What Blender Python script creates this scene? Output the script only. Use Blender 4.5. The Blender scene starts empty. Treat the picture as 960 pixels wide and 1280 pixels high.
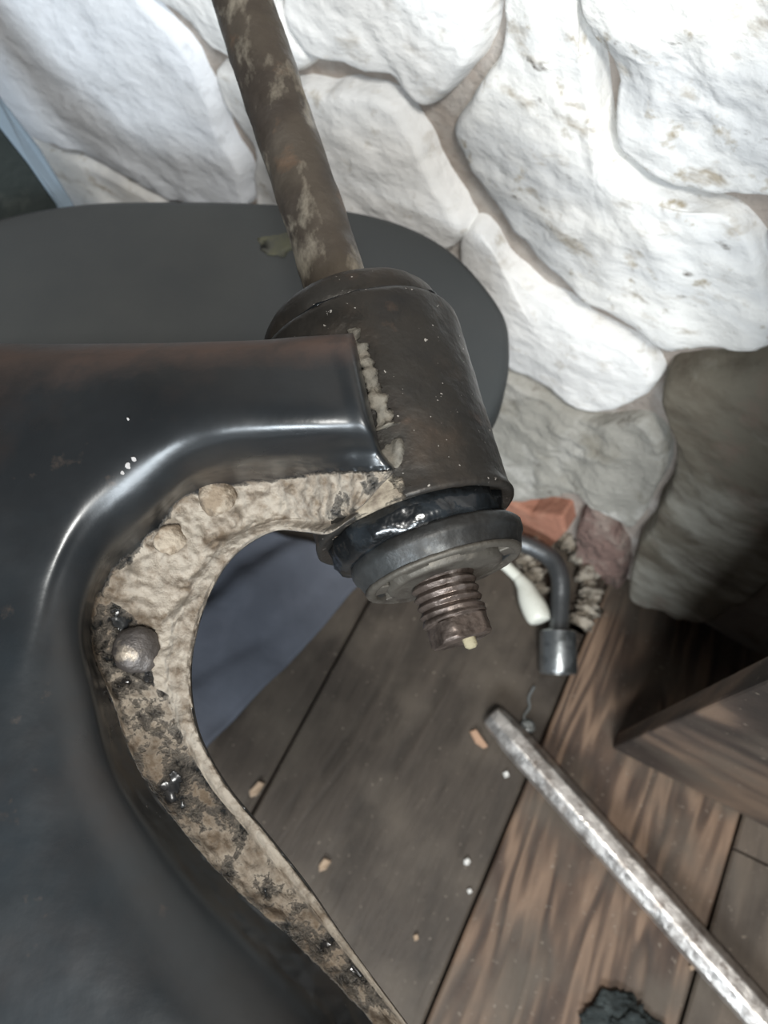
import bpy, bmesh, math, random
from mathutils import Vector, Matrix, noise
random.seed(4)
R = math.radians
SC = bpy.context.scene
COL = SC.collection

# ---------------------------------------------------------------- camera, world, lights
CAM_H, PITCH, F = 0.75, R(62), 1050.0
cd = bpy.data.cameras.new('camera'); cam = bpy.data.objects.new('camera', cd); COL.objects.link(cam)
cam.location = (0, 0, CAM_H); cam.rotation_euler = (R(90) - PITCH, 0, 0)
cd.sensor_fit = 'VERTICAL'; cd.sensor_height = 36; cd.lens = F / 1280 * 36
cd.clip_start = 0.01
cd.dof.use_dof = True; cd.dof.focus_distance = 0.275; cd.dof.aperture_fstop = 15.0
SC.camera = cam
SC.view_settings.view_transform = 'Standard'; SC.view_settings.look = 'None'
SC.view_settings.gamma = 1; SC.view_settings.use_curve_mapping = False
SC.view_settings.exposure = 0.0

w = bpy.data.worlds.new('world'); SC.world = w; w.use_nodes = True
bg = w.node_tree.nodes['Background']; bg.inputs[0].default_value = (.80, .90, 1.0, 1); bg.inputs[1].default_value = 0.05

def area(name, loc, target, size, power, color, sy=None):
    l = bpy.data.lights.new(name, 'AREA'); l.energy = power; l.color = color
    l.shape = 'RECTANGLE'; l.size = size; l.size_y = sy or size
    o = bpy.data.objects.new(name, l); COL.objects.link(o); o.location = loc
    o.rotation_euler = (Vector(target) - Vector(loc)).to_track_quat('-Z', 'Y').to_euler()
    return o
area('lamp_light', (0.05, -0.55, 1.50), (0.0, 0.30, 0.3), 0.20, 17, (1, .98, .93))
area('window_light', (-0.30, -1.35, 1.15), (0.0, 0.35, 0.4), 0.90, 36, (.86, .94, 1), .36)

# ---------------------------------------------------------------- placing helpers
FW = Vector((0, math.cos(PITCH), -math.sin(PITCH)))
UP = Vector((0, math.sin(PITCH), math.cos(PITCH)))
CAM = Vector((0, 0, CAM_H))
def ray(u, v): return Vector((u - 480, 0, 0)) + UP * (640 - v) + FW * F
def P(u, v, Z): return CAM + ray(u, v) * (Z / F)
def onfloor(u, v, z=0.0):
    d = ray(u, v); return CAM + d * ((z - CAM_H) / d.z)
WO = Vector((0, .474, 0)); WA = Vector((1, -.66, 0)).normalized(); WN = Vector((-.66, -1, 0)).normalized()
def onwall(u, v):
    d = ray(u, v); t = (WO - CAM).dot(WN) / d.dot(WN); p = CAM + d * t
    return ((p - WO).dot(WA), p.z)
def wallp(a, z, off=0.0): return WO + WA * a + Vector((0, 0, z)) + WN * off

def cr(pts, n, closed=False):
    """Catmull-Rom through tuples; n samples per span"""
    out = []; N = len(pts)
    spans = N if closed else N - 1
    g = (lambda i: pts[i % N]) if closed else (lambda i: pts[min(max(i, 0), N - 1)])
    for i in range(spans):
        a, b, c, d = g(i - 1), g(i), g(i + 1), g(i + 2)
        for k in range(n):
            t = k / n
            out.append(tuple(.5 * (2 * q + (r - p) * t + (2 * p - 5 * q + 4 * r - s) * t * t + (3 * q - p - 3 * r + s) * t ** 3)
                             for p, q, r, s in zip(a, b, c, d)))
    if not closed: out.append(tuple(pts[-1]))
    return out

def fb(v, s, o=4): return noise.fractal(Vector(v) * s, 1.0, 2.0, o)

# ---------------------------------------------------------------- object helpers
def link(name, verts, faces, mat, parent=None, smooth=True, attrs=None):
    me = bpy.data.meshes.new(name); me.from_pydata([tuple(v) for v in verts], [], faces)
    bm = bmesh.new(); bm.from_mesh(me); bmesh.ops.recalc_face_normals(bm, faces=bm.faces); bm.to_mesh(me); bm.free()
    if smooth: me.polygons.foreach_set('use_smooth', [True] * len(me.polygons))
    if attrs:
        for k, vals in attrs.items():
            a = me.attributes.new(k, 'FLOAT', 'POINT'); a.data.foreach_set('value', vals)
    me.materials.append(mat)
    o = bpy.data.objects.new(name, me); COL.objects.link(o)
    if parent is not None: setpar(o, parent)
    return o
def setpar(o, parent):
    o.parent = parent; o.matrix_parent_inverse = world_of(parent).inverted()
def world_of(o):
    m = Matrix.LocRotScale(o.location, o.rotation_euler, o.scale)
    return (world_of(o.parent) @ o.matrix_parent_inverse @ m) if o.parent else m
def tag(o, label=None, cat=None, group=None, kind=None):
    if label: o['label'] = label
    if cat: o['category'] = cat
    if group: o['group'] = group
    if kind: o['kind'] = kind
    return o
def empty(name, loc, label, cat, group=None):
    o = bpy.data.objects.new(name, None); COL.objects.link(o); o.location = loc; o.empty_display_size = .02
    return tag(o, label, cat, group)
def bevel(o, w_, seg=2):
    m = o.modifiers.new('bevel', 'BEVEL'); m.width = w_; m.segments = seg; m.limit_method = 'ANGLE'; m.angle_limit = R(35)
    return o

def frame_axes(d):
    d = d.normalized(); x = d.cross(Vector((0, 0, 1)))
    if x.length < .1: x = d.cross(Vector((1, 0, 0)))
    x.normalize(); return x, d.cross(x), d
def tube(name, path, rad, mat, parent=None, seg=20, caps=True, smooth=True, rot=0.0, jitter=0.0):
    """sweep; rad scalar or list; parallel transport"""
    path = [Vector(p) for p in path]; n = len(path)
    rad = rad if isinstance(rad, (list, tuple)) else [rad] * n
    x = None; vs = []; fs = []
    for i, p in enumerate(path):
        d = (path[min(i + 1, n - 1)] - path[max(i - 1, 0)]).normalized()
        if x is None: x = frame_axes(d)[0]
        x = (x - d * x.dot(d)).normalized(); y = d.cross(x)
        for k in range(seg):
            a = 2 * math.pi * k / seg + rot
            r = rad[i]
            q = p + (x * math.cos(a) + y * math.sin(a)) * r
            if jitter: q += (x * math.cos(a) + y * math.sin(a)) * jitter * fb(q, 300, 3)
            vs.append(q)
    for i in range(n - 1):
        for k in range(seg):
            k2 = (k + 1) % seg
            fs.append((i * seg + k, i * seg + k2, (i + 1) * seg + k2, (i + 1) * seg + k))
    if caps:
        fs.append(tuple(range(seg))); fs.append(tuple((n - 1) * seg + k for k in range(seg)))
    return link(name, vs, fs, mat, parent, smooth)
def lathe(name, prof, org, ax, mat, parent=None, seg=72, rough=0.0, rf=200, fn=None, caps=True):
    """prof: list of (s along axis, r); fn(s,a,r)->r"""
    x, y, d = frame_axes(ax); vs = []; fs = []; n = len(prof)
    for s, r in prof:
        for k in range(seg):
            a = 2 * math.pi * k / seg
            rr = fn(s, a, r) if fn else r
            u = x * math.cos(a) + y * math.sin(a)
            q = org + d * s + u * rr
            if rough: q += u * rough * fb(q, rf, 3)
            vs.append(q)
    for i in range(n - 1):
        for k in range(seg):
            k2 = (k + 1) % seg
            fs.append((i * seg + k, i * seg + k2, (i + 1) * seg + k2, (i + 1) * seg + k))
    if caps: fs.append(tuple(range(seg))); fs.append(tuple((n - 1) * seg + k for k in range(seg)))
    o = link(name, vs, fs, mat, parent)
    return o
def sharp(o, ang=38):
    me = o.data; bm = bmesh.new(); bm.from_mesh(me)
    for e in bm.edges:
        if len(e.link_faces) == 2 and e.calc_face_angle(0) > R(ang): e.smooth = False
    bm.to_mesh(me); bm.free(); return o

# ---------------------------------------------------------------- materials
def mat(name, base, rough=.6, metal=0.0, layers=(), bump=(), rvar=None, spec=None, coord='OBJ', stretch=None):
    """layers: (colour, scale, lo, hi, amount[, detail, stretch]) noise masks mixed over base
       bump: (scale, distance, detail)"""
    m = bpy.data.materials.new(name); m.use_nodes = True; nt = m.node_tree; N = nt.nodes; L = nt.links
    b = N['Principled BSDF']; b.inputs['Roughness'].default_value = rough; b.inputs['Metallic'].default_value = metal
    if spec is not None: b.inputs['Specular IOR Level'].default_value = spec
    geo = N.new('ShaderNodeNewGeometry'); src = geo.outputs['Position']
    if coord == 'LOCAL': src = N.new('ShaderNodeTexCoord').outputs['Object']
    def stretched(st):
        if not st: return src
        mp = N.new('ShaderNodeMapping'); L.new(src, mp.inputs[0])
        mp.inputs['Rotation'].default_value = st[0]; mp.inputs['Scale'].default_value = st[1]
        mp.vector_type = 'TEXTURE' if False else 'POINT'
        return mp.outputs[0]
    col = None
    for i, l in enumerate(layers):
        c, sc, lo, hi, amt = l[:5]; det = l[5] if len(l) > 5 else 6
        tx = N.new('ShaderNodeTexNoise'); tx.inputs['Scale'].default_value = sc; tx.inputs['Detail'].default_value = det
        tx.inputs['Roughness'].default_value = .6
        off = N.new('ShaderNodeVectorMath'); off.operation = 'ADD'; off.inputs[1].default_value = (i * 3.1, i * 1.7, i * 5.3)
        L.new(stretched(l[6] if len(l) > 6 else None), off.inputs[0]); L.new(off.outputs[0], tx.inputs['Vector'])
        mr = N.new('ShaderNodeMapRange'); mr.inputs[1].default_value = lo; mr.inputs[2].default_value = hi; mr.inputs[4].default_value = amt
        L.new(tx.outputs[0], mr.inputs[0])
        mx = N.new('ShaderNodeMix'); mx.data_type = 'RGBA'; L.new(mr.outputs[0], mx.inputs[0])
        if col is None: mx.inputs[6].default_value = (*base, 1)
        else: L.new(col, mx.inputs[6])
        mx.inputs[7].default_value = (*c, 1); col = mx.outputs[2]
    if col is None: b.inputs['Base Color'].default_value = (*base, 1)
    else: L.new(col, b.inputs['Base Color'])
    if rvar:
        tx = N.new('ShaderNodeTexNoise'); tx.inputs['Scale'].default_value = rvar[0]; tx.inputs['Detail'].default_value = 5
        L.new(src, tx.inputs['Vector'])
        mr = N.new('ShaderNodeMapRange'); mr.inputs[1].default_value = .35; mr.inputs[2].default_value = .65
        mr.inputs[3].default_value = rvar[1]; mr.inputs[4].default_value = rvar[2]
        L.new(tx.outputs[0], mr.inputs[0]); L.new(mr.outputs[0], b.inputs['Roughness'])
    nrm = None
    for l in bump:
        sc, dist, det = l[:3]
        tx = N.new('ShaderNodeTexNoise'); tx.inputs['Scale'].default_value = sc; tx.inputs['Detail'].default_value = det
        L.new(stretched(l[3] if len(l) > 3 else None), tx.inputs['Vector'])
        bp = N.new('ShaderNodeBump'); bp.inputs['Distance'].default_value = dist; bp.inputs['Strength'].default_value = 1
        L.new(tx.outputs[0], bp.inputs['Height'])
        if nrm: L.new(nrm, bp.inputs['Normal'])
        nrm = bp.outputs[0]
    if nrm: L.new(nrm, b.inputs['Normal'])
    m['col'] = 1
    return m
def mask_over(m, attr, colour, rough, lo=.45, hi=.55, nscale=90, namt=.5, col2=None, bumpd=.0008):
    """lay a second substance (mud, rust) over a material where a vertex attribute + noise passes a threshold"""
    nt = m.node_tree; N = nt.nodes; L = nt.links; b = N['Principled BSDF']
    at = N.new('ShaderNodeAttribute'); at.attribute_name = attr
    geo = N.new('ShaderNodeNewGeometry')
    tx = N.new('ShaderNodeTexNoise'); tx.inputs['Scale'].default_value = nscale; tx.inputs['Detail'].default_value = 7; tx.inputs['Roughness'].default_value = .65
    L.new(geo.outputs['Position'], tx.inputs['Vector'])
    s = N.new('ShaderNodeMath'); s.operation = 'SUBTRACT'; L.new(tx.outputs[0], s.inputs[0]); s.inputs[1].default_value = .5
    s2 = N.new('ShaderNodeMath'); s2.operation = 'MULTIPLY_ADD'; L.new(s.outputs[0], s2.inputs[0]); s2.inputs[1].default_value = namt * 2; L.new(at.outputs['Fac'], s2.inputs[2])
    mr = N.new('ShaderNodeMapRange'); mr.inputs[1].default_value = lo; mr.inputs[2].default_value = hi; L.new(s2.outputs[0], mr.inputs[0])
    mx = N.new('ShaderNodeMix'); mx.data_type = 'RGBA'; L.new(mr.outputs[0], mx.inputs[0])
    old = b.inputs['Base Color']
    if old.is_linked: L.new(old.links[0].from_socket, mx.inputs[6])
    else: mx.inputs[6].default_value = old.default_value[:]
    t2 = N.new('ShaderNodeTexNoise'); t2.inputs['Scale'].default_value = 120; t2.inputs['Detail'].default_value = 9; t2.inputs['Roughness'].default_value = .65; L.new(geo.outputs['Position'], t2.inputs['Vector'])
    m2 = N.new('ShaderNodeMix'); m2.data_type = 'RGBA'; m2.inputs[6].default_value = (*colour, 1); m2.inputs[7].default_value = (*(col2 or colour), 1)
    r2 = N.new('ShaderNodeMapRange'); r2.inputs[1].default_value = .46; r2.inputs[2].default_value = .64; L.new(t2.outputs[0], r2.inputs[0]); L.new(r2.outputs[0], m2.inputs[0])
    L.new(m2.outputs[2], mx.inputs[7]); L.new(mx.outputs[2], b.inputs['Base Color'])
    mrr = N.new('ShaderNodeMix'); L.new(mr.outputs[0], mrr.inputs[0]); ro = b.inputs['Roughness']
    if ro.is_linked: L.new(ro.links[0].from_socket, mrr.inputs[2])
    else: mrr.inputs[2].default_value = ro.default_value
    mrr.inputs[3].default_value = rough; L.new(mrr.outputs[0], ro)
    me_ = N.new('ShaderNodeMix'); L.new(mr.outputs[0], me_.inputs[0]); me_.inputs[2].default_value = b.inputs['Metallic'].default_value; me_.inputs[3].default_value = 0
    L.new(me_.outputs[0], b.inputs['Metallic'])
    # relief: the crust stands proud and is itself rough
    ml = N.new('ShaderNodeMath'); ml.operation = 'MULTIPLY_ADD'; L.new(t2.outputs[0], ml.inputs[0]); L.new(mr.outputs[0], ml.inputs[1]); L.new(mr.outputs[0], ml.inputs[2])
    bp = N.new('ShaderNodeBump'); bp.inputs['Distance'].default_value = bumpd; L.new(ml.outputs[0], bp.inputs['Height'])
    if b.inputs['Normal'].is_linked: L.new(b.inputs['Normal'].links[0].from_socket, bp.inputs['Normal'])
    L.new(bp.outputs[0], b.inputs['Normal'])
    return m

def wood(name, c1, c2, c3, ang, scale=1.0, contrast=.5, rough=.65, vertical=False, seed=0.0, swirl=2.0):
    m = bpy.data.materials.new(name); m.use_nodes = True; nt = m.node_tree; N = nt.nodes; L = nt.links
    b = N['Principled BSDF']; b.inputs['Roughness'].default_value = rough
    geo = N.new('ShaderNodeNewGeometry')
    mp = N.new('ShaderNodeMapping'); L.new(geo.outputs['Position'], mp.inputs[0])
    mp.inputs['Location'].default_value = (seed, seed * .7, seed * .3)
    rt = N.new('ShaderNodeVectorRotate'); rt.rotation_type = 'Z_AXIS'; rt.inputs['Angle'].default_value = -ang
    L.new(mp.outputs[0], rt.inputs[0])
    sc = N.new('ShaderNodeVectorMath'); sc.operation = 'MULTIPLY'; L.new(rt.outputs[0], sc.inputs[0])
    sc.inputs[1].default_value = (5 * scale, 30 * scale, 3 * scale) if vertical else (4.5 * scale, 26 * scale, 26 * scale)
    n1 = N.new('ShaderNodeTexNoise'); n1.inputs['Scale'].default_value = .8; n1.inputs['Detail'].default_value = 3; n1.inputs['Distortion'].default_value = .6
    L.new(sc.outputs[0], n1.inputs['Vector'])
    # rings = sin of warped noise -> cathedral figure
    mu = N.new('ShaderNodeMath'); mu.operation = 'MULTIPLY'; mu.inputs[1].default_value = 22 * swirl; L.new(n1.outputs[0], mu.inputs[0])
    si = N.new('ShaderNodeMath'); si.operation = 'SINE'; L.new(mu.outputs[0], si.inputs[0])
    r1 = N.new('ShaderNodeMapRange'); r1.inputs[1].default_value = -1; r1.inputs[2].default_value = 1; L.new(si.outputs[0], r1.inputs[0])
    n2 = N.new('ShaderNodeTexNoise'); n2.inputs['Scale'].default_value = 3.2; n2.inputs['Detail'].default_value = 8; n2.inputs['Roughness'].default_value = .7
    L.new(sc.outputs[0], n2.inputs['Vector'])
    n3 = N.new('ShaderNodeTexNoise'); n3.inputs['Scale'].default_value = 14; n3.inputs['Detail'].default_value = 7; L.new(geo.outputs['Position'], n3.inputs['Vector'])
    ma = N.new('ShaderNodeMath'); ma.operation = 'MULTIPLY'; L.new(r1.outputs[0], ma.inputs[0]); ma.inputs[1].default_value = contrast
    mb = N.new('ShaderNodeMath'); mb.operation = 'MULTIPLY_ADD'; L.new(n2.outputs[0], mb.inputs[0]); mb.inputs[1].default_value = 1 - contrast; L.new(ma.outputs[0], mb.inputs[2])
    cr_ = N.new('ShaderNodeValToRGB'); L.new(mb.outputs[0], cr_.inputs[0])
    e = cr_.color_ramp.elements; e[0].position = .2; e[0].color = (*c1, 1); e[1].position = .78; e[1].color = (*c3, 1)
    k = e.new(.5); k.color = (*c2, 1)
    mx = N.new('ShaderNodeMix'); mx.data_type = 'RGBA'; L.new(cr_.outputs[0], mx.inputs[6]); mx.inputs[7].default_value = (.105, .085, .066, 1)
    r3 = N.new('ShaderNodeMapRange'); r3.inputs[1].default_value = .46; r3.inputs[2].default_value = .66; r3.inputs[4].default_value = .85; L.new(n3.outputs[0], r3.inputs[0]); L.new(r3.outputs[0], mx.inputs[0])
    # grit
    n4 = N.new('ShaderNodeTexNoise'); n4.inputs['Scale'].default_value = 230; n4.inputs['Detail'].default_value = 2; L.new(geo.outputs['Position'], n4.inputs['Vector'])
    r4 = N.new('ShaderNodeMapRange'); r4.inputs[1].default_value = .68; r4.inputs[2].default_value = .76; r4.inputs[4].default_value = .6; L.new(n4.outputs[0], r4.inputs[0])
    m4 = N.new('ShaderNodeMix'); m4.data_type = 'RGBA'; L.new(r4.outputs[0], m4.inputs[0]); L.new(mx.outputs[2], m4.inputs[6]); m4.inputs[7].default_value = (.30, .25, .20, 1)
    L.new(m4.outputs[2], b.inputs['Base Color'])
    bp = N.new('ShaderNodeBump'); bp.inputs['Distance'].default_value = .0012; L.new(n2.outputs[0], bp.inputs['Height'])
    b2 = N.new('ShaderNodeBump'); b2.inputs['Distance'].default_value = .0006; L.new(r1.outputs[0], b2.inputs['Height']); L.new(bp.outputs[0], b2.inputs['Normal'])
    L.new(b2.outputs[0], b.inputs['Normal'])
    return m

# whitewashed stone: streaks run along the tooling direction
ST = ((0.3, 0.7, 0.5), (1.0, 1.0, 2.2))
def stone_mat(name, base, stains, amt, sp=(.40, .35, .28)):
    return mat(name, base, .9, 0, layers=[
        ((.60, .61, .62), 9, .42, .62, .55 * amt, 6, ST),
        (sp, 26, .58, .72, .75 * amt, 8, ST),
        (stains, 60, .60, .72, .8 * amt, 6),
        ((.14, .12, .10), 34, .66, .74, .7 * amt, 6, ST)],
        bump=[(38, .0022, 7, ST), (170, .0010, 6)])
M_WHITE = stone_mat('whitewashed_stone', (.93, .92, .90), (.45, .40, .32), .8)
M_WHITE2 = stone_mat('whitewashed_rough_stone', (.88, .865, .83), (.40, .35, .27), 1.5)
M_COOL = stone_mat('cool_whitewashed_stone', (.80, .83, .88), (.42, .43, .45), .6, (.45, .46, .48))
M_GREYST = mat('grey_mortar_stone', (.32, .305, .27), .95, 0, layers=[((.52, .50, .46), 22, .5, .65, .8), ((.22, .20, .16), 30, .55, .7, .8), ((.12, .10, .08), 70, .62, .72, .7)], bump=[(50, .003, 8), (200, .0012, 5)])
M_BROWNST = mat('brown_boulder', (.17, .15, .115), .92, 0, layers=[((.36, .34, .29), 9, .48, .62, .85, 6, ST), ((.09, .07, .05), 16, .5, .66, .8, 6, ST), ((.24, .15, .12), 12, .56, .7, .6)], bump=[(30, .0025, 6, ST), (160, .0008, 5)])
M_REDST = mat('reddish_rubble', (.20, .13, .11), .95, 0, layers=[((.32, .27, .23), 22, .5, .64, .8), ((.08, .06, .05), 34, .55, .68, .9)], bump=[(50, .006, 8), (200, .002, 5)])
M_MORTAR = mat('old_mortar', (.33, .285, .25), .95, 0, layers=[((.66, .64, .61), 11, .52, .64, .45), ((.20, .16, .13), 40, .56, .7, .7)], bump=[(55, .003, 8), (220, .001, 5)])
M_BRICK = mat('orange_brick', (.36, .165, .11), .9, 0, layers=[((.42, .23, .16), 60, .5, .68, .7), ((.24, .10, .06), 30, .56, .7, .8)], bump=[(140, .0015, 6)])

FANG = math.atan2(.89, .45)
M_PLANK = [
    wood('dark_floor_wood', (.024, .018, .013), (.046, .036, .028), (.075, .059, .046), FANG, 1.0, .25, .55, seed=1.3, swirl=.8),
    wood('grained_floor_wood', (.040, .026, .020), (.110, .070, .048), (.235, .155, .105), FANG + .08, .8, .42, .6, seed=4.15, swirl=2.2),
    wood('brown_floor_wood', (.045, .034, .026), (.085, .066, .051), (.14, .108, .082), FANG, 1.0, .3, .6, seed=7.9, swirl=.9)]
M_BOARD = wood('stained_board_wood', (.018, .014, .012), (.06, .042, .033), (.17, .115, .08), -.5, .8, .45, .6, vertical=True, seed=2.2, swirl=1.2)
M_GROUND = mat('dark_earth', (.02, .016, .012), .95, bump=[(40, .004, 6)])

M_FRAME = mat('worn_black_frame_paint', (.020, .022, .024), .33, .35, spec=.6, layers=[
    ((.050, .036, .030), 14, .48, .68, .55), ((.030, .040, .048), 8, .48, .7, .7), ((.10, .075, .06), 95, .66, .76, .5)],
    bump=[(160, .00012, 4), (30, .0004, 3)], rvar=(26, .25, .42))
M_FRAME.node_tree.nodes['Principled BSDF'].inputs['Specular IOR Level'].default_value = 1.0
mask_over(M_FRAME, 'rust', (.090, .056, .044), .7, .45, 1.15, 40, .40, (.060, .042, .036), .0002)
mask_over(M_FRAME, 'mud', (.31, .27, .22), .95, .42, .64, 120, .80, (.13, .095, .062), .0022)
M_HEAD = mat('greasy_dark_steel', (.040, .037, .033), .46, .55, spec=.5, layers=[
    ((.085, .065, .050), 30, .52, .7, .6), ((.022, .023, .025), 18, .48, .62, .8), ((.13, .085, .06), 60, .62, .74, .5), ((.55, .52, .48), 420, .705, .73, .9, 2)],
    bump=[(260, .0005, 4), (60, .0006, 4)], rvar=(50, .30, .58))
mask_over(M_HEAD, 'mud', (.30, .26, .20), .95, .5, .6, 120, .5, (.16, .13, .10), .0010)
M_CUP = mat('bearing_steel', (.085, .090, .092), .42, .75, layers=[((.030, .028, .026), 40, .50, .64, .8), ((.17, .16, .14), 90, .58, .72, .5)], bump=[(220, .0004, 4)], rvar=(80, .3, .6))
M_NUT = mat('dusty_nut_steel', (.095, .087, .074), .6, .5, layers=[((.05, .042, .036), 60, .5, .64, .9), ((.20, .18, .15), 110, .56, .7, .6)], bump=[(260, .0006, 4)])
M_GREASE = mat('black_grease', (.006, .007, .008), .20, 0, spec=.7, layers=[((.02, .025, .03), 60, .5, .6, .6)], bump=[(120, .0010, 3)])
M_CHIPPED = mat('chipped_paint', (.34, .33, .33), .6, bump=[(400, .0006, 4)])
M_GRIME = mat('dark_grime', (.012, .010, .008), .85, 0, bump=[(200, .001, 4)])
M_THREAD = mat('rusty_thread_steel', (.12, .095, .082), .42, .6, layers=[((.045, .034, .028), 120, .48, .60, .9), ((.30, .26, .24), 90, .58, .70, .8)], bump=[(420, .0003, 4)], rvar=(120, .3, .6))
M_STEM = mat('rusty_brown_stem', (.080, .066, .052), .44, .35, spec=.5, layers=[
    ((.045, .036, .030), 20, .45, .6, .8), ((.30, .265, .21), 60, .53, .64, .85, 8, ((0, 0, 0), (1, .45, 1))), ((.17, .10, .06), 34, .58, .7, .6), ((.09, .08, .05), 16, .5, .7, .5)],
    bump=[(130, .0012, 6)], rvar=(60, .32, .7))
M_WELD = mat('dusty_weld_bead', (.14, .13, .11), .8, .2, layers=[((.22, .20, .165), 120, .45, .6, .9), ((.04, .035, .03), 90, .56, .66, .8)], bump=[(260, .0014, 5)])
M_MUD = mat('dried_mud', (.26, .215, .165), .97, 0, layers=[((.25, .19, .13), 70, .5, .64, .85), ((.36, .32, .27), 110, .55, .7, .6)], bump=[(140, .003, 7)])
M_BMUD = mat('brown_caked_mud', (.20, .155, .11), .95, 0, layers=[((.33, .28, .22), 120, .5, .6, .9), ((.06, .045, .035), 90, .55, .66, .9)], bump=[(180, .003, 6)])
M_RIVET = mat('dusty_rivet_steel', (.10, .09, .085), .5, .5, layers=[((.36, .31, .25), 85, .50, .60, .9), ((.05, .045, .045), 120, .58, .68, .6)], bump=[(180, .0016, 5)])
M_SEAT = mat('dull_black_rubber', (.045, .049, .051), .62, 0, layers=[((.060, .063, .062), 7, .45, .7, .8), ((.036, .044, .048), 4, .5, .7, .7)], bump=[(500, .0002, 3)])
M_STAIN = mat('ochre_stain', (.10, .10, .065), .7, 0, layers=[((.07, .07, .06), 60, .48, .6, .9)])
M_IRON = mat('dark_iron_leg', (.03, .03, .03), .6, .4)
M_CLOTH = mat('blue_grey_cloth', (.084, .090, .110), .9, 0, layers=[((.066, .072, .090), 9, .45, .65, .8), ((.10, .106, .13), 30, .5, .7, .5)], bump=[(900, .0004, 2), (25, .002, 3)])
M_BAR = mat('bright_steel_bar', (.60, .57, .54), .42, .85, layers=[((.22, .19, .17), 60, .48, .64, .8, 6), ((.62, .60, .58), 40, .55, .7, .6), ((.14, .10, .08), 130, .6, .7, .7)], bump=[(160, .0007, 5)], rvar=(90, .28, .55))
M_BLACKTOOL = mat('blackened_tool_steel', (.12, .125, .13), .40, .7, bump=[(120, .0005, 4)], layers=[((.12, .125, .13), 40, .5, .65, .6)])
M_SOCKET = mat('worn_socket_steel', (.36, .38, .39), .32, .85, layers=[((.11, .12, .12), 50, .48, .62, .8)], bump=[(160, .0004, 4)])
M_IVORY = mat('ivory_plastic', (.74, .74, .66), .4, 0, layers=[((.48, .47, .38), 70, .56, .68, .6)])
M_RAG = mat('grey_greasy_rag', (.30, .26, .21), .95, 0, layers=[((.35, .32, .27), 45, .5, .62, .8), ((.07, .06, .045), 60, .52, .66, .8)], bump=[(200, .003, 5)])
M_CHIP = mat('pale_wood_chip', (.40, .29, .20), .8, bump=[(300, .0006, 4)])
M_CHIPR = mat('orange_wood_chip', (.42, .26, .17), .8, bump=[(300, .0006, 4)])
M_STRAW = mat('yellow_chip', (.26, .23, .15), .8, bump=[(300, .001, 4)])
M_WHITEFLECK = mat('white_plaster_crumb', (.72, .70, .66), .9, bump=[(300, .001, 4)])
M_BLUEMETAL = mat('blue_grey_painted_rail', (.17, .22, .27), .5, 0, layers=[((.13, .17, .21), 20, .5, .65, .7)], bump=[(200, .0003, 3)])
M_DKGREEN = mat('dark_green_panel', (.010, .016, .015), .7, 0, layers=[((.028, .034, .030), 45, .55, .68, .9)], bump=[(80, .001, 5)])
M_CHARRAG = mat('black_rag', (.022, .028, .028), .95, 0, layers=[((.06, .07, .068), 60, .5, .66, .8)], bump=[(260, .003, 5)])
M_WIRE = mat('grey_wire', (.33, .35, .35), .4, .7)

# ---------------------------------------------------------------- floor
fl = link('floor', [(-2.2, -1.6, -.022), (2.2, -1.6, -.022), (2.2, 1.6, -.022), (-2.2, 1.6, -.022)], [(0, 1, 2, 3)], M_GROUND, smooth=False)
tag(fl, kind='structure')
D = Vector((.45, .89, 0)).normalized(); Nn = Vector((D.y, -D.x, 0))
EA = (onfloor(700, 860).dot(Nn) + onfloor(540, 1270).dot(Nn)) / 2
EC = (onfloor(910, 1085).dot(Nn) + onfloor(850, 1280).dot(Nn)) / 2
EB = (onfloor(430, 800).dot(Nn) + onfloor(388, 889).dot(Nn)) / 2
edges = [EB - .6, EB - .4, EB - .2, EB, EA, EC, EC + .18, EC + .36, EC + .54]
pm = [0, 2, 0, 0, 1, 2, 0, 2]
def plank(n0, n1, l0, l1, m, dz=0.0):
    g = .0012; vs = []; nx = 14
    for i in range(nx + 1):
        t = l0 + (l1 - l0) * i / nx
        for j, (nn, z) in enumerate(((n0 + g, -.02), (n0 + g, -.0016), (n0 + g + .002, 0), (n1 - g - .002, 0), (n1 - g, -.0016), (n1 - g, -.02))):
            wob = .0008 * noise.noise(Vector((t * 9, nn * 30, 1.0))) if j in (0, 1, 2, 3, 4, 5) else 0
            vs.append(D * t + Nn * (nn + wob) + Vector((0, 0, z + dz)))
    fs = []
    for i in range(nx):
        for j in range(6):
            fs.append((i * 6 + j, i * 6 + (j + 1) % 6, (i + 1) * 6 + (j + 1) % 6, (i + 1) * 6 + j))
    fs.append(tuple(range(6))); fs.append(tuple(nx * 6 + k for k in range(6)))
    return link('plank', vs, fs, m, fl, smooth=False)
cut = onfloor(900, 1052).dot(D)
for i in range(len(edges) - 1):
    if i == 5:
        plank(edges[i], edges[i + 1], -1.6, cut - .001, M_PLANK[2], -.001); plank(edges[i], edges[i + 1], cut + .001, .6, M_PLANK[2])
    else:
        plank(edges[i], edges[i + 1], -1.6, [.6, .6, .6, .5, .45, .4, .3, .2][i] + .15, M_PLANK[pm[i]], -.0015 * (i == 4) + .0)

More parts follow.
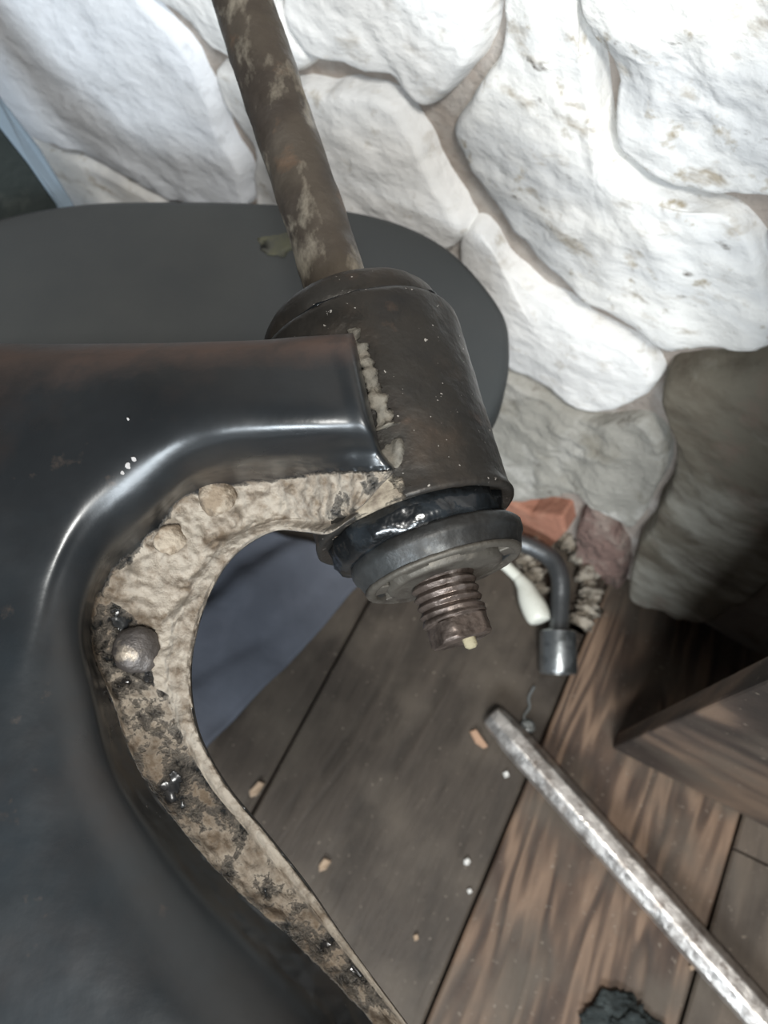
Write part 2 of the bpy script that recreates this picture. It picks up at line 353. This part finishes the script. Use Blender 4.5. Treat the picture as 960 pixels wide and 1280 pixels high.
# ---------------------------------------------------------------- wall
def grid_wall():
    nx, nz = 110, 80; a0, a1, z0, z1 = -1.3, 1.2, -.02, 1.5
    vs = []; fs = []
    for j in range(nz + 1):
        for i in range(nx + 1):
            a = a0 + (a1 - a0) * i / nx; z = z0 + (z1 - z0) * j / nz
            off = -.007 + .004 * fb((a, z, 0), 9) + .002 * fb((a, z, 3), 40)
            vs.append(wallp(a, z, off))
    for j in range(nz):
        for i in range(nx):
            q = j * (nx + 1) + i; fs.append((q, q + 1, q + nx + 2, q + nx + 1))
    n0 = len(vs)
    for (a, z) in ((a0, z0), (a1, z0), (a1, z1), (a0, z1)): vs.append(wallp(a, z, -.2))
    fs.append((n0, n0 + 1, n0 + 2, n0 + 3))
    return link('wall_back', vs, fs, M_MORTAR)
wall = tag(grid_wall(), kind='structure')
def stone(poly, m, H=.02, base=-.02, seed=0.0, rough=.006, flat=.5, name='stone', tilt=(0, 0), fs_=(14, 55)):
    pts = [onwall(u, v) for u, v in poly]
    ring = cr(pts, 10, True)
    n = len(ring); ca = sum(p[0] for p in ring) / n; cz = sum(p[1] for p in ring) / n
    # edge irregularity
    rr = []
    for p in ring:
        k = .0010 + .0045 * fb((p[0], p[1], seed), 28)
        d = Vector((p[0] - ca, p[1] - cz)); L_ = d.length or 1
        rr.append((ca + d.x * (1 + k / L_), cz + d.y * (1 + k / L_)))
    NR = 34; vs = [wallp(ca, cz, base + H + .02)]; fs = []
    size = max(abs(p[0] - ca) + abs(p[1] - cz) for p in rr)
    vs = []
    for r in range(NR + 1):
        t = r / NR
        for (a, z) in rr:
            A = ca + (a - ca) * t; Z = cz + (z - cz) * t
            edge = (1 - t) * size
            wd = flat * .03; h = H * .62 * (1 - max(0, 1 - edge / wd) ** 2.2) + H * .0
            h += H * .25 * (1 - t * t)
            q = (A, Z, seed)
            h += rough * .6 * fb(q, fs_[0], 3) * min(1, edge / .02 + .3) + rough * .22 * fb(q, fs_[1], 4) * min(1, edge / .01 + .2)
            h += tilt[0] * (A - ca) + tilt[1] * (Z - cz)
            if r == NR: h = -.012
            vs.append(wallp(A, Z, base + .02 + h * 1.0 - .004))
    for r in range(NR):
        for k in range(n):
            k2 = (k + 1) % n
            if r == 0: fs.append((k, n + k, n + k2)) if False else fs.append((0, n + k, n + k2))
            else: fs.append((r * n + k, r * n + k2, (r + 1) * n + k2, (r + 1) * n + k))
    return link(name, vs, fs, m, wall)
stone([(-160, -90), (40, -110), (140, -50), (225, 35), (262, 90), (285, 160), (312, 215), (305, 262), (230, 250), (170, 215), (110, 186), (50, 165), (-60, 110), (-150, 40)], M_COOL, .020, seed=1)
stone([(-100, 130), (50, 183), (120, 207), (190, 245), (270, 290), (330, 350), (250, 420), (-60, 420), (-160, 260)], M_WHITE2, .012, seed=2)
stone([(150, -130), (250, -140), (345, -60), (350, 15), (400, 75), (350, 90), (285, 62), (250, 30), (160, -40)], M_WHITE, .018, seed=3)
stone([(278, 78), (350, 100), (420, 100), (490, 112), (530, 150), (550, 200), (590, 275), (560, 310), (500, 290), (440, 330), (350, 330), (328, 240), (325, 180), (295, 130)], M_WHITE, .024, seed=4)
stone([(360, -130), (610, -130), (618, -20), (600, 75), (545, 125), (495, 88), (405, 62), (365, 10), (350, -60)], M_WHITE, .022, seed=5)
stone([(640, -70), (715, -70), (735, 20), (752, 75), (775, 180), (860, 240), (930, 265), (962, 330), (975, 420), (900, 432), (830, 425), (740, 365), (665, 305), (610, 225), (567, 155), (610, 100), (634, 30)], M_WHITE2, .022, seed=6, rough=.008)
stone([(735, -140), (1000, -140), (1160, -60), (1160, 200), (960, 238), (870, 232), (790, 175), (765, 60), (745, 10)], M_WHITE2, .024, seed=7, rough=.011)
stone([(960, 285), (1060, 262), (1200, 255), (1200, 420), (1060, 425), (985, 420), (975, 330)], M_WHITE2, .018, seed=8)
stone([(575, 300), (600, 275), (650, 335), (735, 393), (815, 442), (820, 478), (780, 506), (735, 505), (690, 480), (638, 450), (580, 380)], M_WHITE, .020, seed=9, rough=.005)
stone([(545, 430), (640, 468), (735, 520), (812, 520), (835, 570), (800, 650), (765, 640), (725, 610), (640, 625), (540, 620)], M_GREYST, .016, seed=10, rough=.009, fs_=(30, 90))
stone([(840, 455), (960, 440), (1110, 432), (1190, 520), (1150, 660), (1000, 700), (930, 745), (880, 772), (830, 755), (790, 740), (800, 670), (838, 600), (852, 520)], M_BROWNST, .034, seed=11, rough=.007, flat=1.1)
stone([(735, 625), (770, 655), (785, 690), (776, 735), (748, 722), (722, 690)], M_REDST, .018, seed=12, rough=.009, fs_=(40, 90))
stone([(420, 300), (560, 330), (620, 420), (520, 470), (400, 430)], M_WHITE2, .014, seed=13)
# brick in the wall foot
def prism(name, poly3, off, m, parent=None, bev=.0012, smooth=False):
    """poly3: world points of a face, extruded by vector off"""
    n = len(poly3); vs = [Vector(p) for p in poly3] + [Vector(p) + off for p in poly3]
    fs = [tuple(range(n)), tuple(range(2 * n - 1, n - 1, -1))] + [(k, (k + 1) % n, n + (k + 1) % n, n + k) for k in range(n)]
    o = link(name, vs, fs, m, parent, smooth)
    if bev: bevel(o, bev, 2)
    return o
bp_ = [wallp(*onwall(u, v), .014) for u, v in ((560, 612), (640, 612), (672, 628), (712, 632), (716, 652), (690, 678), (640, 680), (560, 680))]
prism('brick', bp_, WN * -.05, M_BRICK, wall, .003)

# ---------------------------------------------------------------- leaning / standing board on the right
A0 = onfloor(765, 935)
cdir = Vector((.88, -.475, 0)).normalized(); pdir = Vector((.475, .88, 0)).normalized()
edir = (Vector((0, 0, 1)) * math.cos(R(9)) - pdir * math.sin(R(9))).normalized()
bq = [A0, A0 + cdir * .75, A0 + cdir * .75 + edir * .95, A0 + edir * .95]
bd = prism('wooden_board', bq, pdir * .016, M_BOARD, None, .002)
tag(bd, 'wide dark-stained wooden board standing on the floor at the right of the photo', 'board')

# ---------------------------------------------------------------- motorcycle frame with steering head
C0 = P(521, 660, .286); TT = P(303, 0, .362); AX = (TT - C0).normalized()
fr = empty('motorcycle_frame', P(300, 600, .30), 'black pressed-steel motorcycle frame with its steering head and threaded spindle, mud caked round the hole', 'motorcycle frame')

def Z0(u, v): return .288 - (v - 600) * .000078
# stations: E hole edge, F flange foot, R ridge crest, B plateau, T outer border
S = [
 # E, F, R, B, T, hE, hF, hR, hB, hT
 ((444, 646), (494, 588), (476, 562), (464, 514), (442, 415), .024, .028, .034, .043, .035),
 ((432, 654), (486, 588), (470, 562), (455, 514), (434, 417), .030, .037, .0420, .0530, .0455),
 ((410, 668), (446, 590), (440, 561), (430, 514), (405, 419), .019, .0335, .0405, .0530, .0440),
 ((382, 666), (408, 592), (400, 564), (388, 514), (372, 421), .0065, .0235, .0395, .0530, .0420),
 ((346, 664), (352, 600), (346, 568), (336, 514), (325, 425), .0, .008, .0375, .0520, .038),
 ((312, 680), (290, 608), (288, 574), (276, 518), (265, 427), 0, 0, .0335, .0490, .030),
 ((285, 705), (234, 622), (238, 592), (215, 530), (190, 429), 0, 0, .028, .0430, .020),
 ((262, 745), (190, 668), (186, 634), (146, 568), (70, 430), 0, 0, .0235, .036, .010),
 ((247, 790), (146, 712), (138, 676), (84, 622), (-60, 431), 0, 0, .0200, .0315, .004),
 ((240, 835), (122, 762), (108, 732), (42, 694), (-200, 450), 0, 0, .0185, .028, 0),
 ((243, 885), (122, 818), (98, 790), (18, 770), (-260, 620), 0, 0, .0180, .026, 0),
 ((256, 930), (150, 880), (108, 865), (-20, 880), (-280, 800), 0, 0, .018, .026, 0),
 ((288, 985), (185, 965), (130, 960), (0, 1000), (-280, 1010), 0, 0, .018, .026, 0),
 ((332, 1038), (240, 1036), (182, 1052), (50, 1120), (-250, 1230), 0, 0, .018, .026, 0),
 ((385, 1105), (298, 1100), (245, 1135), (120, 1230), (-120, 1400), 0, 0, .018, .026, 0),
 ((435, 1178), (372, 1165), (320, 1215), (220, 1320), (30, 1500), 0, 0, .018, .026, 0),
 ((510, 1280), (465, 1258), (410, 1310), (310, 1410), (150, 1590), 0, 0, .018, .026, 0),
 ((600, 1400), (560, 1370), (510, 1420), (410, 1520), (260, 1700), 0, 0, .018, .026, 0)]
rows = []
for st in S:
    E, Fp, Rp, B, T, hE, hF, hR, hB, hT = st
    lerp = lambda a, b, t: (a[0] + (b[0] - a[0]) * t, a[1] + (b[1] - a[1]) * t)
    lip = .0035
    row = [(*E, hE), (*lerp(E, Fp, .06), hE + lip), (*lerp(E, Fp, .20), hE * .8 + lip * .8), (*lerp(E, Fp, .34), hE * .7 + hF * .3 + .0002), (*lerp(E, Fp, .7), hE * .3 + hF * .7), (*Fp, hF + .001),
           (*lerp(Fp, Rp, .5), hF + (hR - hF) * .52), (*Rp, hR), (*lerp(Rp, B, .45), hR + (hB - hR) * .75), (*B, hB),
           (*lerp(B, T, .5), hB + (hT - hB) * .18), (*lerp(B, T, .86), hB + (hT - hB) * .52), (*T, hT)]
    rows.append([c for p in row for c in p])
SUBK, SUBT = 20, 11
dense = cr(rows, SUBK)
vs = []; fs = []; mud = []; rust = []; cols = None
for i, rw in enumerate(dense):
    pts = [tuple(rw[k * 3:k * 3 + 3]) for k in range(13)]
    line = cr(pts, SUBT); nl = len(line); kk = i / SUBK - 1
    front = []
    for j, (u, v, h) in enumerate(line):
        t = j / SUBT
        # amount of mud: flange between hole edge and foot; thins going down
        m_ = 0
        if t < 5.4:
            m_ = 1.0 if t < 4.6 else 1.0 - (t - 4.6) * 1.1
            if kk > 9: m_ = .98 - (.36 if 2.6 < t else 0) + .10 * math.sin(kk * 2.1)
            if kk > 9 and t < .7: m_ = .05
            if 7.6 < kk <= 9 and t > 3.2: m_ = .55
        elif t < 6.4 and kk > 2: m_ = .18
        if kk < 1.6 and t > .5: m_ = min(m_, .66 + .06 * kk)
        if t < .35: m_ = min(m_, .45 if kk < 8 else .0)
        r_ = max(0, 1 - abs(t - 11.3) / 1.5) * max(0, min(1, (9 - kk) / 4))
        r_ += .25
        q = P(u, v, Z0(u, v) - h)
        bumpy = (.0022 * fb(q, 120, 4) + .0016 * fb(q, 330, 4)) * min(1, m_ * 1.3) + .0006 * fb(q, 22, 2)
        if .9 < t < 2.2: bumpy *= .5
        front.append((P(u, v, Z0(u, v) - h - .0012 - bumpy), m_, r_))
    back = []
    for j in range(nl - 1, -1, -1):
        u, v, h = line[j]
        hb = -h if kk > 3.5 else -min(h, .02) * .8
        if j / SUBT < 2.9: hb = min(hb, -.001) + .0
        hz = Z0(u, v) - hb + .0012
        if j == nl - 1: continue
        back.append((P(u, v, hz), .1, .3))
    loop = front + back
    cols = len(loop)
    for p, a, b_ in loop: vs.append(p); mud.append(a); rust.append(b_)
for i in range(len(dense) - 1):
    for j in range(cols):
        j2 = (j + 1) % cols; fs.append((i * cols + j, i * cols + j2, (i + 1) * cols + j2, (i + 1) * cols + j))
fs.append(tuple((len(dense) - 1) * cols + j for j in range(cols)))
shell = link('frame_shell', vs, fs, M_FRAME, fr, attrs={'mud': mud, 'rust': rust})
vs_shell = [Vector(p) for p in vs]
shell['label'] = 'worn black pressed-steel shell with dried mud round its hole'

def rivet(u, v, r, dz, lab):
    p = P(u, v, Z0(u, v) - .0012); n = (CAM - p).normalized()
    pr = [(0, r * 1.0), (.002, r), (.0034, r * .93), (.005, r * .72), (.0060, r * .4), (.0063, r * .05)]
    o = lathe('rivet', [(s * dz, q) for s, q in pr], p, n, M_RIVET if 'bare' in lab else M_BMUD, shell, 40, .0012, 200)
    o['label'] = lab
rivet(272, 621, .0066, .8, 'round rivet head caked with pale mud')
rivet(171, 812, .0074, .85, 'bare dark grey rivet head with pale dust')
rivet(214, 674, .0050, .5, 'small rivet head buried in pale mud')

def on_shell(u, v):
    d = ray(u, v).normalized()
    return min((p for p in vs_shell), key=lambda p: ((p - CAM) - d * (p - CAM).dot(d)).length + .02 * (p - CAM).length)
for k, (u, v, r_) in enumerate(((167, 574, .0009), (160, 582, .0011), (153, 591, .0007), (160, 524, .0005))):
    pq = on_shell(u, v); c_ = CAM + ray(u, v).normalized() * ((pq - CAM).length - .0001)
    bm = None
    n_ = (CAM - c_).normalized(); xx, yy, _ = frame_axes(n_)
    ring_ = [c_ + xx * math.cos(a * .7854) * r_ * (.6 + .5 * random.random()) + yy * math.sin(a * .7854) * r_ * (.9 + .6 * random.random()) for a in range(8)]
    vv = [p - n_ * .0008 for p in ring_] + [c_ + (p - c_) * .8 + n_ * .0003 for p in ring_]
    link('paint_chip', vv, [tuple(range(8)), tuple(range(8, 16))] + [(q, (q + 1) % 8, 8 + (q + 1) % 8, 8 + q) for q in range(8)], M_CHIPPED, shell, False)
# head tube
def headrough(s, a, r): return r
prof = [(.0015, .0300), (.0000, .0335), (.0003, .0350), (.0015, .0353), (.004, .0345)]
for k in range(1, 40): prof.append((.004 + .065 * k / 40, .0343 + .0034 * (k / 40)))
prof += [(.0700, .0376), (.0722, .0366), (.0736, .0345), (.0737, .0300)]
x_, y_, d_ = frame_axes(AX)
ht = lathe('head_tube', prof, C0, AX, M_HEAD, fr, 96, .0004, 90)
# dust / mud on the side of the tube next to the frame
vals = []
for vtx in ht.data.vertices:
    p = vtx.co - C0; s = p.dot(AX)
    q = P(465, 615, .262)
    vals.append(max(0, 1 - (vtx.co - q).length / .026) * 1.0 + .0)
a_ = ht.data.attributes.new('mud', 'FLOAT', 'POINT'); a_.data.foreach_set('value', vals)
cap = lathe('bearing_cap', [(.0725, .028), (.0725, .0325), (.0745, .0338), (.078, .0338), (.0820, .0325), (.0850, .0300), (.0870, .0270), (.0880, .022), (.0890, .0165), (.0900, .0125)], C0, AX, M_HEAD, fr, 96, .0004, 120)
lathe('grease_ring', [(.0734, .030), (.0738, .0342), (.0728, .0362), (.0720, .0356), (.0722, .030)], C0, AX, M_GREASE, cap, 96, .0009, 220)
# lower grease + cups
lathe('grease_seal', [(.002, .0280), (.001, .0305), (-.002, .0302), (-.0045, .0298), (-.0075, .0290), (-.0085, .026)], C0, AX, M_GREASE, fr, 96, .0016, 200)['label'] = 'wet black grease bulging below the head tube'
C1 = C0 + Vector((.0042, 0, 0)) - AX * .0010
cup = lathe('bearing_cup', [(q_, w_ * .965) for q_, w_ in [(-.0045, .0275), (-.0055, .0300), (-.0065, .0308), (-.0092, .0309), (-.0103, .0305), (-.0112, .0296), (-.0145, .0284), (-.0158, .0276),
     (-.0160, .0258), (-.0150, .0246), (-.0065, .0243), (-.0065, .0200), (-.0150, .0180), (-.0165, .0165), (-.0170, .012)]], C1, AX, M_CUP, fr, 96, .0004, 160)
sharp(cup, 50)
lathe('retaining_ring', [(q_, w_ * .965) for q_, w_ in [(-.0148, .0246), (-.0163, .0250), (-.0168, .0266), (-.0163, .0279), (-.0150, .0284), (-.0146, .0265), (-.0148, .0246)]], C1, AX, M_NUT, cup, 96, .0003, 260, caps=False)
lathe('grime', [(-.0062, .0203), (-.0128, .0203), (-.0134, .0222), (-.0128, .0245), (-.0062, .0245), (-.0062, .0203)], C1, AX, M_GRIME, cup, 96, .0004, 200, caps=False)
# notched nut: teeth with gaps
nut = lathe('lock_nut', [(-.0065, .0205), (-.0150, .0205), (-.0172, .0196), (-.0176, .0180), (-.0170, .0150), (-.0176, .0128), (-.0176, .0112)], C1, AX, M_NUT, cup, 96, .0006, 260)
for k in range(7):
    a = 2 * math.pi * k / 7 + .55; u = x_ * math.cos(a) + y_ * math.sin(a); tq = AX.cross(u)
    c = C1 - AX * .008 + u * .0200
    poly = [c + tq * .0042, c - tq * .0042, c - tq * .0048 + u * .0050, c + tq * .0048 + u * .0050]
    prism('nut_tooth', poly, -AX * .0082, M_NUT, cup, .0005)
# spindle: threaded stub
def thr(s, a, r):
    if s < -.0345 or s > -.0135: return r
    ph = ((s / .0030 + a / (2 * math.pi)) % 1.0); tri = abs(ph - .5) * 2
    dmg = .8 + .3 * max(-1, min(1, fb((math.cos(a) * .01, math.sin(a) * .01, s), 180, 3)))
    fade = min(1, max(0, (s + .0345) / .003))
    return r - .0017 * (1 - tri) ** 1.2 * dmg * fade
sp = []
nS = 170
for k in range(nS + 1):
    s = -.0125 - .030 * k / nS
    r = .0113 - .0006 * (k / nS)
    if s < -.0350: r = .0098
    if s < -.0415: r = .0098 - (-.0415 - s) * .8
    sp.append((s, r))
def thr2(s, a, r):
    r = thr(s, a, r)
    if s < -.0355:                       # milled flats near the tip
        n = 4; b = ((a + .5) % (2 * math.pi / n)) - math.pi / n
        r = min(r + .0006, .0088 / max(.2, math.cos(b)))
    return r
spindle = lathe('spindle', sp, C1 + AX * .003 - Vector((.0015, 0, 0)), AX, M_THREAD, fr, 96, .0002, 500, fn=thr2); spindle['label'] = 'short rusty threaded spindle end'
tipc = C0 - AX * .0425 + x_ * 0
lathe('spindle_tip', [(0, .0022), (.001, .0024), (.0042, .0022), (.005, .0012)], P(584, 792, .2715) , -AX, M_STRAW, spindle, 12, .0004, 400)['label'] = 'small pale yellow tip at the spindle end'
# stem tube
n = 60; prof = []
for k in range(n + 1):
    s = .084 + .28 * k / n
    prof.append((s, .0119 + .0008 * min(1, k / 30)))
stem = lathe('steering_stem', prof, C0, AX, M_STEM, fr, 48, .0006, 60); stem['label'] = 'long rusty brown steering tube'
# weld seam along the end of the arm
wpath = [P(u, v, z) for u, v, z in cr([(437, 415, .2655), (447, 434, .2625), (456, 460, .2602), (466, 486, .2590), (476, 512, .2585), (484, 534, .2580)], 10)]
wr = [.0015 + .0010 * i / len(wpath) + .0012 * noise.noise(Vector((i * .23, 0, 0))) + .0005 * random.random() for i in range(len(wpath))]
tube('weld_bead', wpath, wr, M_WELD, fr, 12, jitter=.003)
def blob(name, c, r, m, parent=None, seed=0, amp=.35, f=60, squash=(1, 1, 1), sub=4, rot=None):
    bm = bmesh.new(); bmesh.ops.create_icosphere(bm, subdivisions=sub, radius=1)
    vs = []
    for v_ in bm.verts:
        q = v_.co.copy(); k = 1 + amp * fb(q + Vector((seed, seed, 0)), f / 60 * 1.4, 4)
        q = Vector((q.x * squash[0], q.y * squash[1], q.z * squash[2])) * (r * k)
        if rot: q = rot @ q
        vs.append(Vector(c) + q)
    fs = [tuple(v_.index for v_ in f_.verts) for f_ in bm.faces]; bm.free()
    return link(name, vs, fs, m, parent)
rotc = cam.rotation_euler.to_matrix()
blob('gusset', P(494, 574, .2600), .0062, M_WELD, fr, 3, .35, 60, (.8, 1.1, .55), 4, rotc)
blob('mud_clump', P(462, 618, .2640), .0085, M_MUD, fr, 7, .55, 90, (1.1, .9, .45), 5, rotc)
blob('mud_clump', P(432, 652, .2745), .0060, M_MUD, fr, 9, .55, 90, (.9, 1.2, .45), 5, rotc)
# prop leg of the frame, beyond the left border of the picture
tube('frame_leg', [P(-230, 800, .29), P(-330, 820, .30), Vector((-.36, -.02, .45)), Vector((-.40, -.06, .0))], .014, M_FRAME, fr, 20)

# ---------------------------------------------------------------- stool with an oval seat
st = empty('stool', (-.15, .30, 0), 'low stool with a dull black oval seat standing before the whitewashed wall', 'stool')
zt = .360
seat_px = [(638, 430), (632, 390), (605, 350), (570, 314), (525, 286), (470, 267), (400, 255), (300, 249), (200, 248), (100, 252), (0, 270), (-90, 305), (-170, 360), (-215, 440), (-190, 510), (-100, 580), (60, 630), (260, 642), (430, 625), (560, 578), (615, 520), (634, 475)]
ring = [onfloor(u, v, zt) for u, v in seat_px]
ring = [Vector(p) for p in cr([tuple(p) for p in ring], 6, True)]
cc = sum(ring, Vector()) / len(ring)
def ringat(off, dz):
    out = []
    for p in ring:
        d = p - cc; out.append(p - d.normalized() * off + Vector((0, 0, dz)))
    return out
levels = [(.12, -.030), (.02, -.030), (.004, -.027), (0, -.020), (0, -.006), (.0025, -.0012), (.007, 0), (.02, .0005), (.05, .0), (.08, -.001)]
vs = []; fs = []; n = len(ring)
for off, dz in levels:
    if off < .06: vs += ringat(off, dz)
    else: vs += [cc + (p - cc) * (.3 if off > .1 else .45) + Vector((0, 0, dz)) for p in ring]
for i in range(len(levels) - 1):
    for k in range(n):
        k2 = (k + 1) % n; fs.append((i * n + k, i * n + k2, (i + 1) * n + k2, (i + 1) * n + k))
fs.append(tuple(range(n))); fs.append(tuple((len(levels) - 1) * n + k for k in range(n)))
seat = link('seat', vs, fs, M_SEAT, st); sharp(seat, 60)
for dx, dy in ((-.19, .05), (.07, .07), (-.19, -.05)):
    top = Vector((cc.x + dx, cc.y + dy, zt - .028)); bot = Vector((cc.x + dx * 1.15 - .0, cc.y + dy * 1.1, 0))
    tube('leg', [top, bot], .011, M_IRON, st, 16)
blob('paint_stain', onfloor(350, 300, zt + .0002), .012, M_STAIN, seat, 5, .5, 80, (1.1, 1.1, .012), 3)

# ---------------------------------------------------------------- blue-grey cloth under the stool
edge = [(470, 715), (440, 742), (400, 790), (350, 842), (300, 892), (262, 932), (225, 985), (190, 1040)]
e3 = [onfloor(u, v, .004) for u, v in edge]
e3 = [Vector(p) for p in cr([tuple(p) for p in e3], 6)]
vs = []; fs = []; nx = 46
for i, p in enumerate(e3):
    for j in range(nx + 1):
        t = j / nx
        d = Vector((-1, .18, 0)).normalized() * (.22 * t)
        h = .004 + .055 * (1 - math.cos(min(1, t * 2.2) * math.pi)) / 2
        fold = .009 * math.sin((p.x - p.y * .5) * 90 + t * 20) * min(1, t * 4) + .004 * fb((p.x + d.x, p.y, 2), 30)
        vs.append(p + d + Vector((0, 0, h + fold)))
for i in range(len(e3) - 1):
    for j in range(nx):
        q = i * (nx + 1) + j; fs.append((q, q + 1, q + nx + 2, q + nx + 1))
cl = link('cloth', vs, fs, M_CLOTH)
so = cl.modifiers.new('solid', 'SOLIDIFY'); so.thickness = .003; so.offset = -1
tag(cl, 'blue-grey cloth lying on the floor, seen through the hole of the frame', 'cloth')

# ---------------------------------------------------------------- steel bar on the floor
p0 = onfloor(614, 893, .0145); p1 = onfloor(968, 1290, .0145); bdv = (p1 - p0).normalized()
def bar():
    L_ = .62; up = Vector((0, 0, 1)); sd = bdv.cross(up); seg = 6; vs = []; fs = []
    st_ = [(0, .0085), (.002, .0108), (.006, .0118), (.022, .0132), (.028, .0140)] + [(.03 + k * .02, .0142) for k in range(30)]
    for s, r in st_:
        for k in range(8):
            a = 2 * math.pi * (k + .5) / 8
            rr = r * (1.0 if k % 2 == 0 else .97) * (1 + .02 * noise.noise(Vector((s * 60, k * 3.3, 0))))
            vs.append(p0 + bdv * s + sd * math.cos(a) * rr + up * (math.sin(a) * rr))
    for i in range(len(st_) - 1):
        for k in range(8): fs.append((i * 8 + k, i * 8 + (k + 1) % 8, (i + 1) * 8 + (k + 1) % 8, (i + 1) * 8 + k))
    fs.append(tuple(range(8))); fs.append(tuple((len(st_) - 1) * 8 + k for k in range(8)))
    o = link('steel_bar', vs, fs, M_BAR, smooth=False); bevel(o, .0012, 2)
    return tag(o, 'long bright bare steel bar with flat sides lying across the floor planks', 'bar')
bar()

# ---------------------------------------------------------------- L-shaped socket wrench
def fp(u, v, z): return onfloor(u, v, z)
wr_ = empty('socket_wrench', fp(700, 780, 0), 'black bent socket wrench with a grey round socket end on the floor by the brick', 'wrench')
hp = [(560, 640), (600, 655), (642, 675), (668, 685), (690, 700), (700, 722), (700, 752), (698, 790), (697, 800)]
path = cr([tuple(fp(u, v, .036 if i < 6 else (.030 if i < 7 else .027))) for i, (u, v) in enumerate(hp)], 8)
tube('handle', path, .0088, M_BLACKTOOL, wr_, 20)
sa, sb = fp(698, 788, .027), fp(698, 842, .0185)
x2 = (sb - sa)
so_ = lathe('socket', [(0, .010), (.0005, .0150), (.002, .0166), (.010, .0168), (x2.length - .002, .0168), (x2.length, .0160), (x2.length, .0125), (x2.length - .012, .0120), (x2.length - .012, .004)], sa, x2, M_SOCKET, wr_, 40)
sharp(so_, 40)
# ivory-handled tool beside it
iv = empty('screwdriver', fp(650, 730, 0), 'thin ivory-handled tool lying left of the bent socket wrench', 'tool')
tube('shaft', cr([tuple(fp(u, v, .030)) for u, v in ((585, 672), (610, 690), (632, 707), (650, 724))], 6), .0052, M_IVORY, iv, 14)
hpth = cr([tuple(fp(u, v, .030)) for u, v in ((648, 722), (656, 733), (662, 748), (668, 760), (673, 771), (675, 777))], 5)
nh = len(hpth); hr = [.0052 + .0065 * math.sin(min(1, i / nh * 1.1) * math.pi * .75) ** 1.2 for i in range(nh)]; hr[-1] = .005
tube('handle', hpth, hr, M_IVORY, iv, 18)
# greasy rag rope ring behind the wrench
rg = cr([tuple(fp(u, v, .0115)) for u, v in ((672, 742), (668, 718), (660, 696), (674, 678), (700, 670), (724, 690), (735, 720), (738, 748), (730, 770), (722, 786))], 9)
rag = tube('rag', rg, [.0085 + .0025 * math.sin(i * .85) + .002 * math.sin(i * 2.1) for i in range(len(rg))], M_RAG, None, 18, jitter=.006)
tag(rag, 'lumpy greyish greasy rag twisted round behind the black bent wrench', 'rag')

# ---------------------------------------------------------------- painted case at the left edge
pr = empty('panel', P(20, 200, .62), 'dark green panel with a blue-grey painted rail at the left edge behind the stool', 'panel')
def camq(pts): return [P(*p) for p in pts]
back = (P(40, 200, .62) - P(40, 200, .60)).normalized()
rail = prism('rail', camq([(-140, -95, .60), (-85, -40, .59), (-2, 118, .59), (50, 185, .59), (90, 252, .59), (135, 325, .59), (105, 345, .585), (70, 256, .585), (35, 205, .585), (-2, 158, .585), (-110, 0, .585)]), back * .02, M_BLUEMETAL, pr, .002)
prism('panel_board', camq([(-2, 158, .598), (35, 205, .598), (70, 256, .598), (105, 345, .598), (60, 345, .60), (14, 300, .60), (-4, 290, .60), (-60, 180, .60), (-110, 0, .60)]), back * .014, M_DKGREEN, pr, .001)

# ---------------------------------------------------------------- crumbs, chips, rag on the floor
def chip(name, pts, h, m, label, cat, group=None, zb=.0002):
    poly = [onfloor(u, v, zb) for u, v in pts]
    c = sum(poly, Vector()) / len(poly); n = len(poly)
    vs = poly + [c + (p - c) * .82 + Vector((0, 0, h * (1 + .3 * math.sin(i * 2.3)))) for i, p in enumerate(poly)]
    fs = [tuple(range(n)), tuple(range(n, 2 * n))] + [(k, (k + 1) % n, n + (k + 1) % n, n + k) for k in range(n)]
    o = link(name, vs, fs, m, None, False); bevel(o, .0004, 1)
    return tag(o, label, cat, group)
chip('wood_chip', [(586, 914), (594, 911), (601, 920), (610, 934), (604, 936), (594, 929)], .004, M_CHIPR, 'orange wood chip lying just left of the end of the steel bar', 'chip')
chip('wood_chip', [(398, 1082), (406, 1072), (415, 1076), (408, 1087), (399, 1090)], .004, M_CHIP, 'pale wood chip on the dark plank beside the lower frame edge', 'chip')
chip('wood_chip', [(311, 990), (325, 976), (332, 979), (322, 994), (313, 997)], .004, M_CHIP, 'greyish-tan wood sliver right of the frame hole, below the blue-grey cloth', 'chip')
chip('plaster_crumb', [(579, 1075), (585, 1072), (589, 1077), (585, 1082), (580, 1081)], .003, M_WHITEFLECK, 'white plaster crumb on the dark plank, upper one of two left of the plank joint', 'crumb')
chip('plaster_crumb', [(583, 1112), (588, 1110), (591, 1115), (586, 1118)], .002, M_WHITEFLECK, 'tiny white plaster crumb just below the larger one on the dark plank', 'crumb')
chip('plaster_crumb', [(516, 1169), (522, 1167), (524, 1174), (518, 1177)], .003, M_CHIP, 'tan crumb on the dark plank near the bottom of the picture', 'crumb')
chip('wood_chip', [(860, 1207), (868, 1203), (871, 1210), (863, 1214)], .003, M_CHIP, 'small tan chip on the right-hand plank left of the steel bar', 'chip')
chip('wood_chip', [(628, 966), (634, 964), (637, 970), (631, 973)], .003, M_WHITEFLECK, 'tiny pale crumb left of the steel bar below its end', 'crumb')
wp = cr([tuple(fp(u, v, .003)) for u, v in ((668, 858), (661, 872), (662, 884), (655, 896), (660, 905), (668, 912))], 6)
tag(tube('wire', wp, .0012, M_WIRE, None, 8), 'short twisted grey wire lying right of the bar end', 'wire')
tag(blob('lead_crumb', fp(660, 908, .004), .0065, M_WIRE, None, 2, .4, 60, (1, 1, .6), 3), 'small grey metal lump tucked against the bar near its end', 'lump')
br = blob('black_rag', fp(780, 1285, .003), .021, M_CHARRAG, None, 6, .7, 90, (1.15, .9, .25), 5)
tag(br, 'crumpled black rag on the grained plank at the bottom of the picture', 'rag')
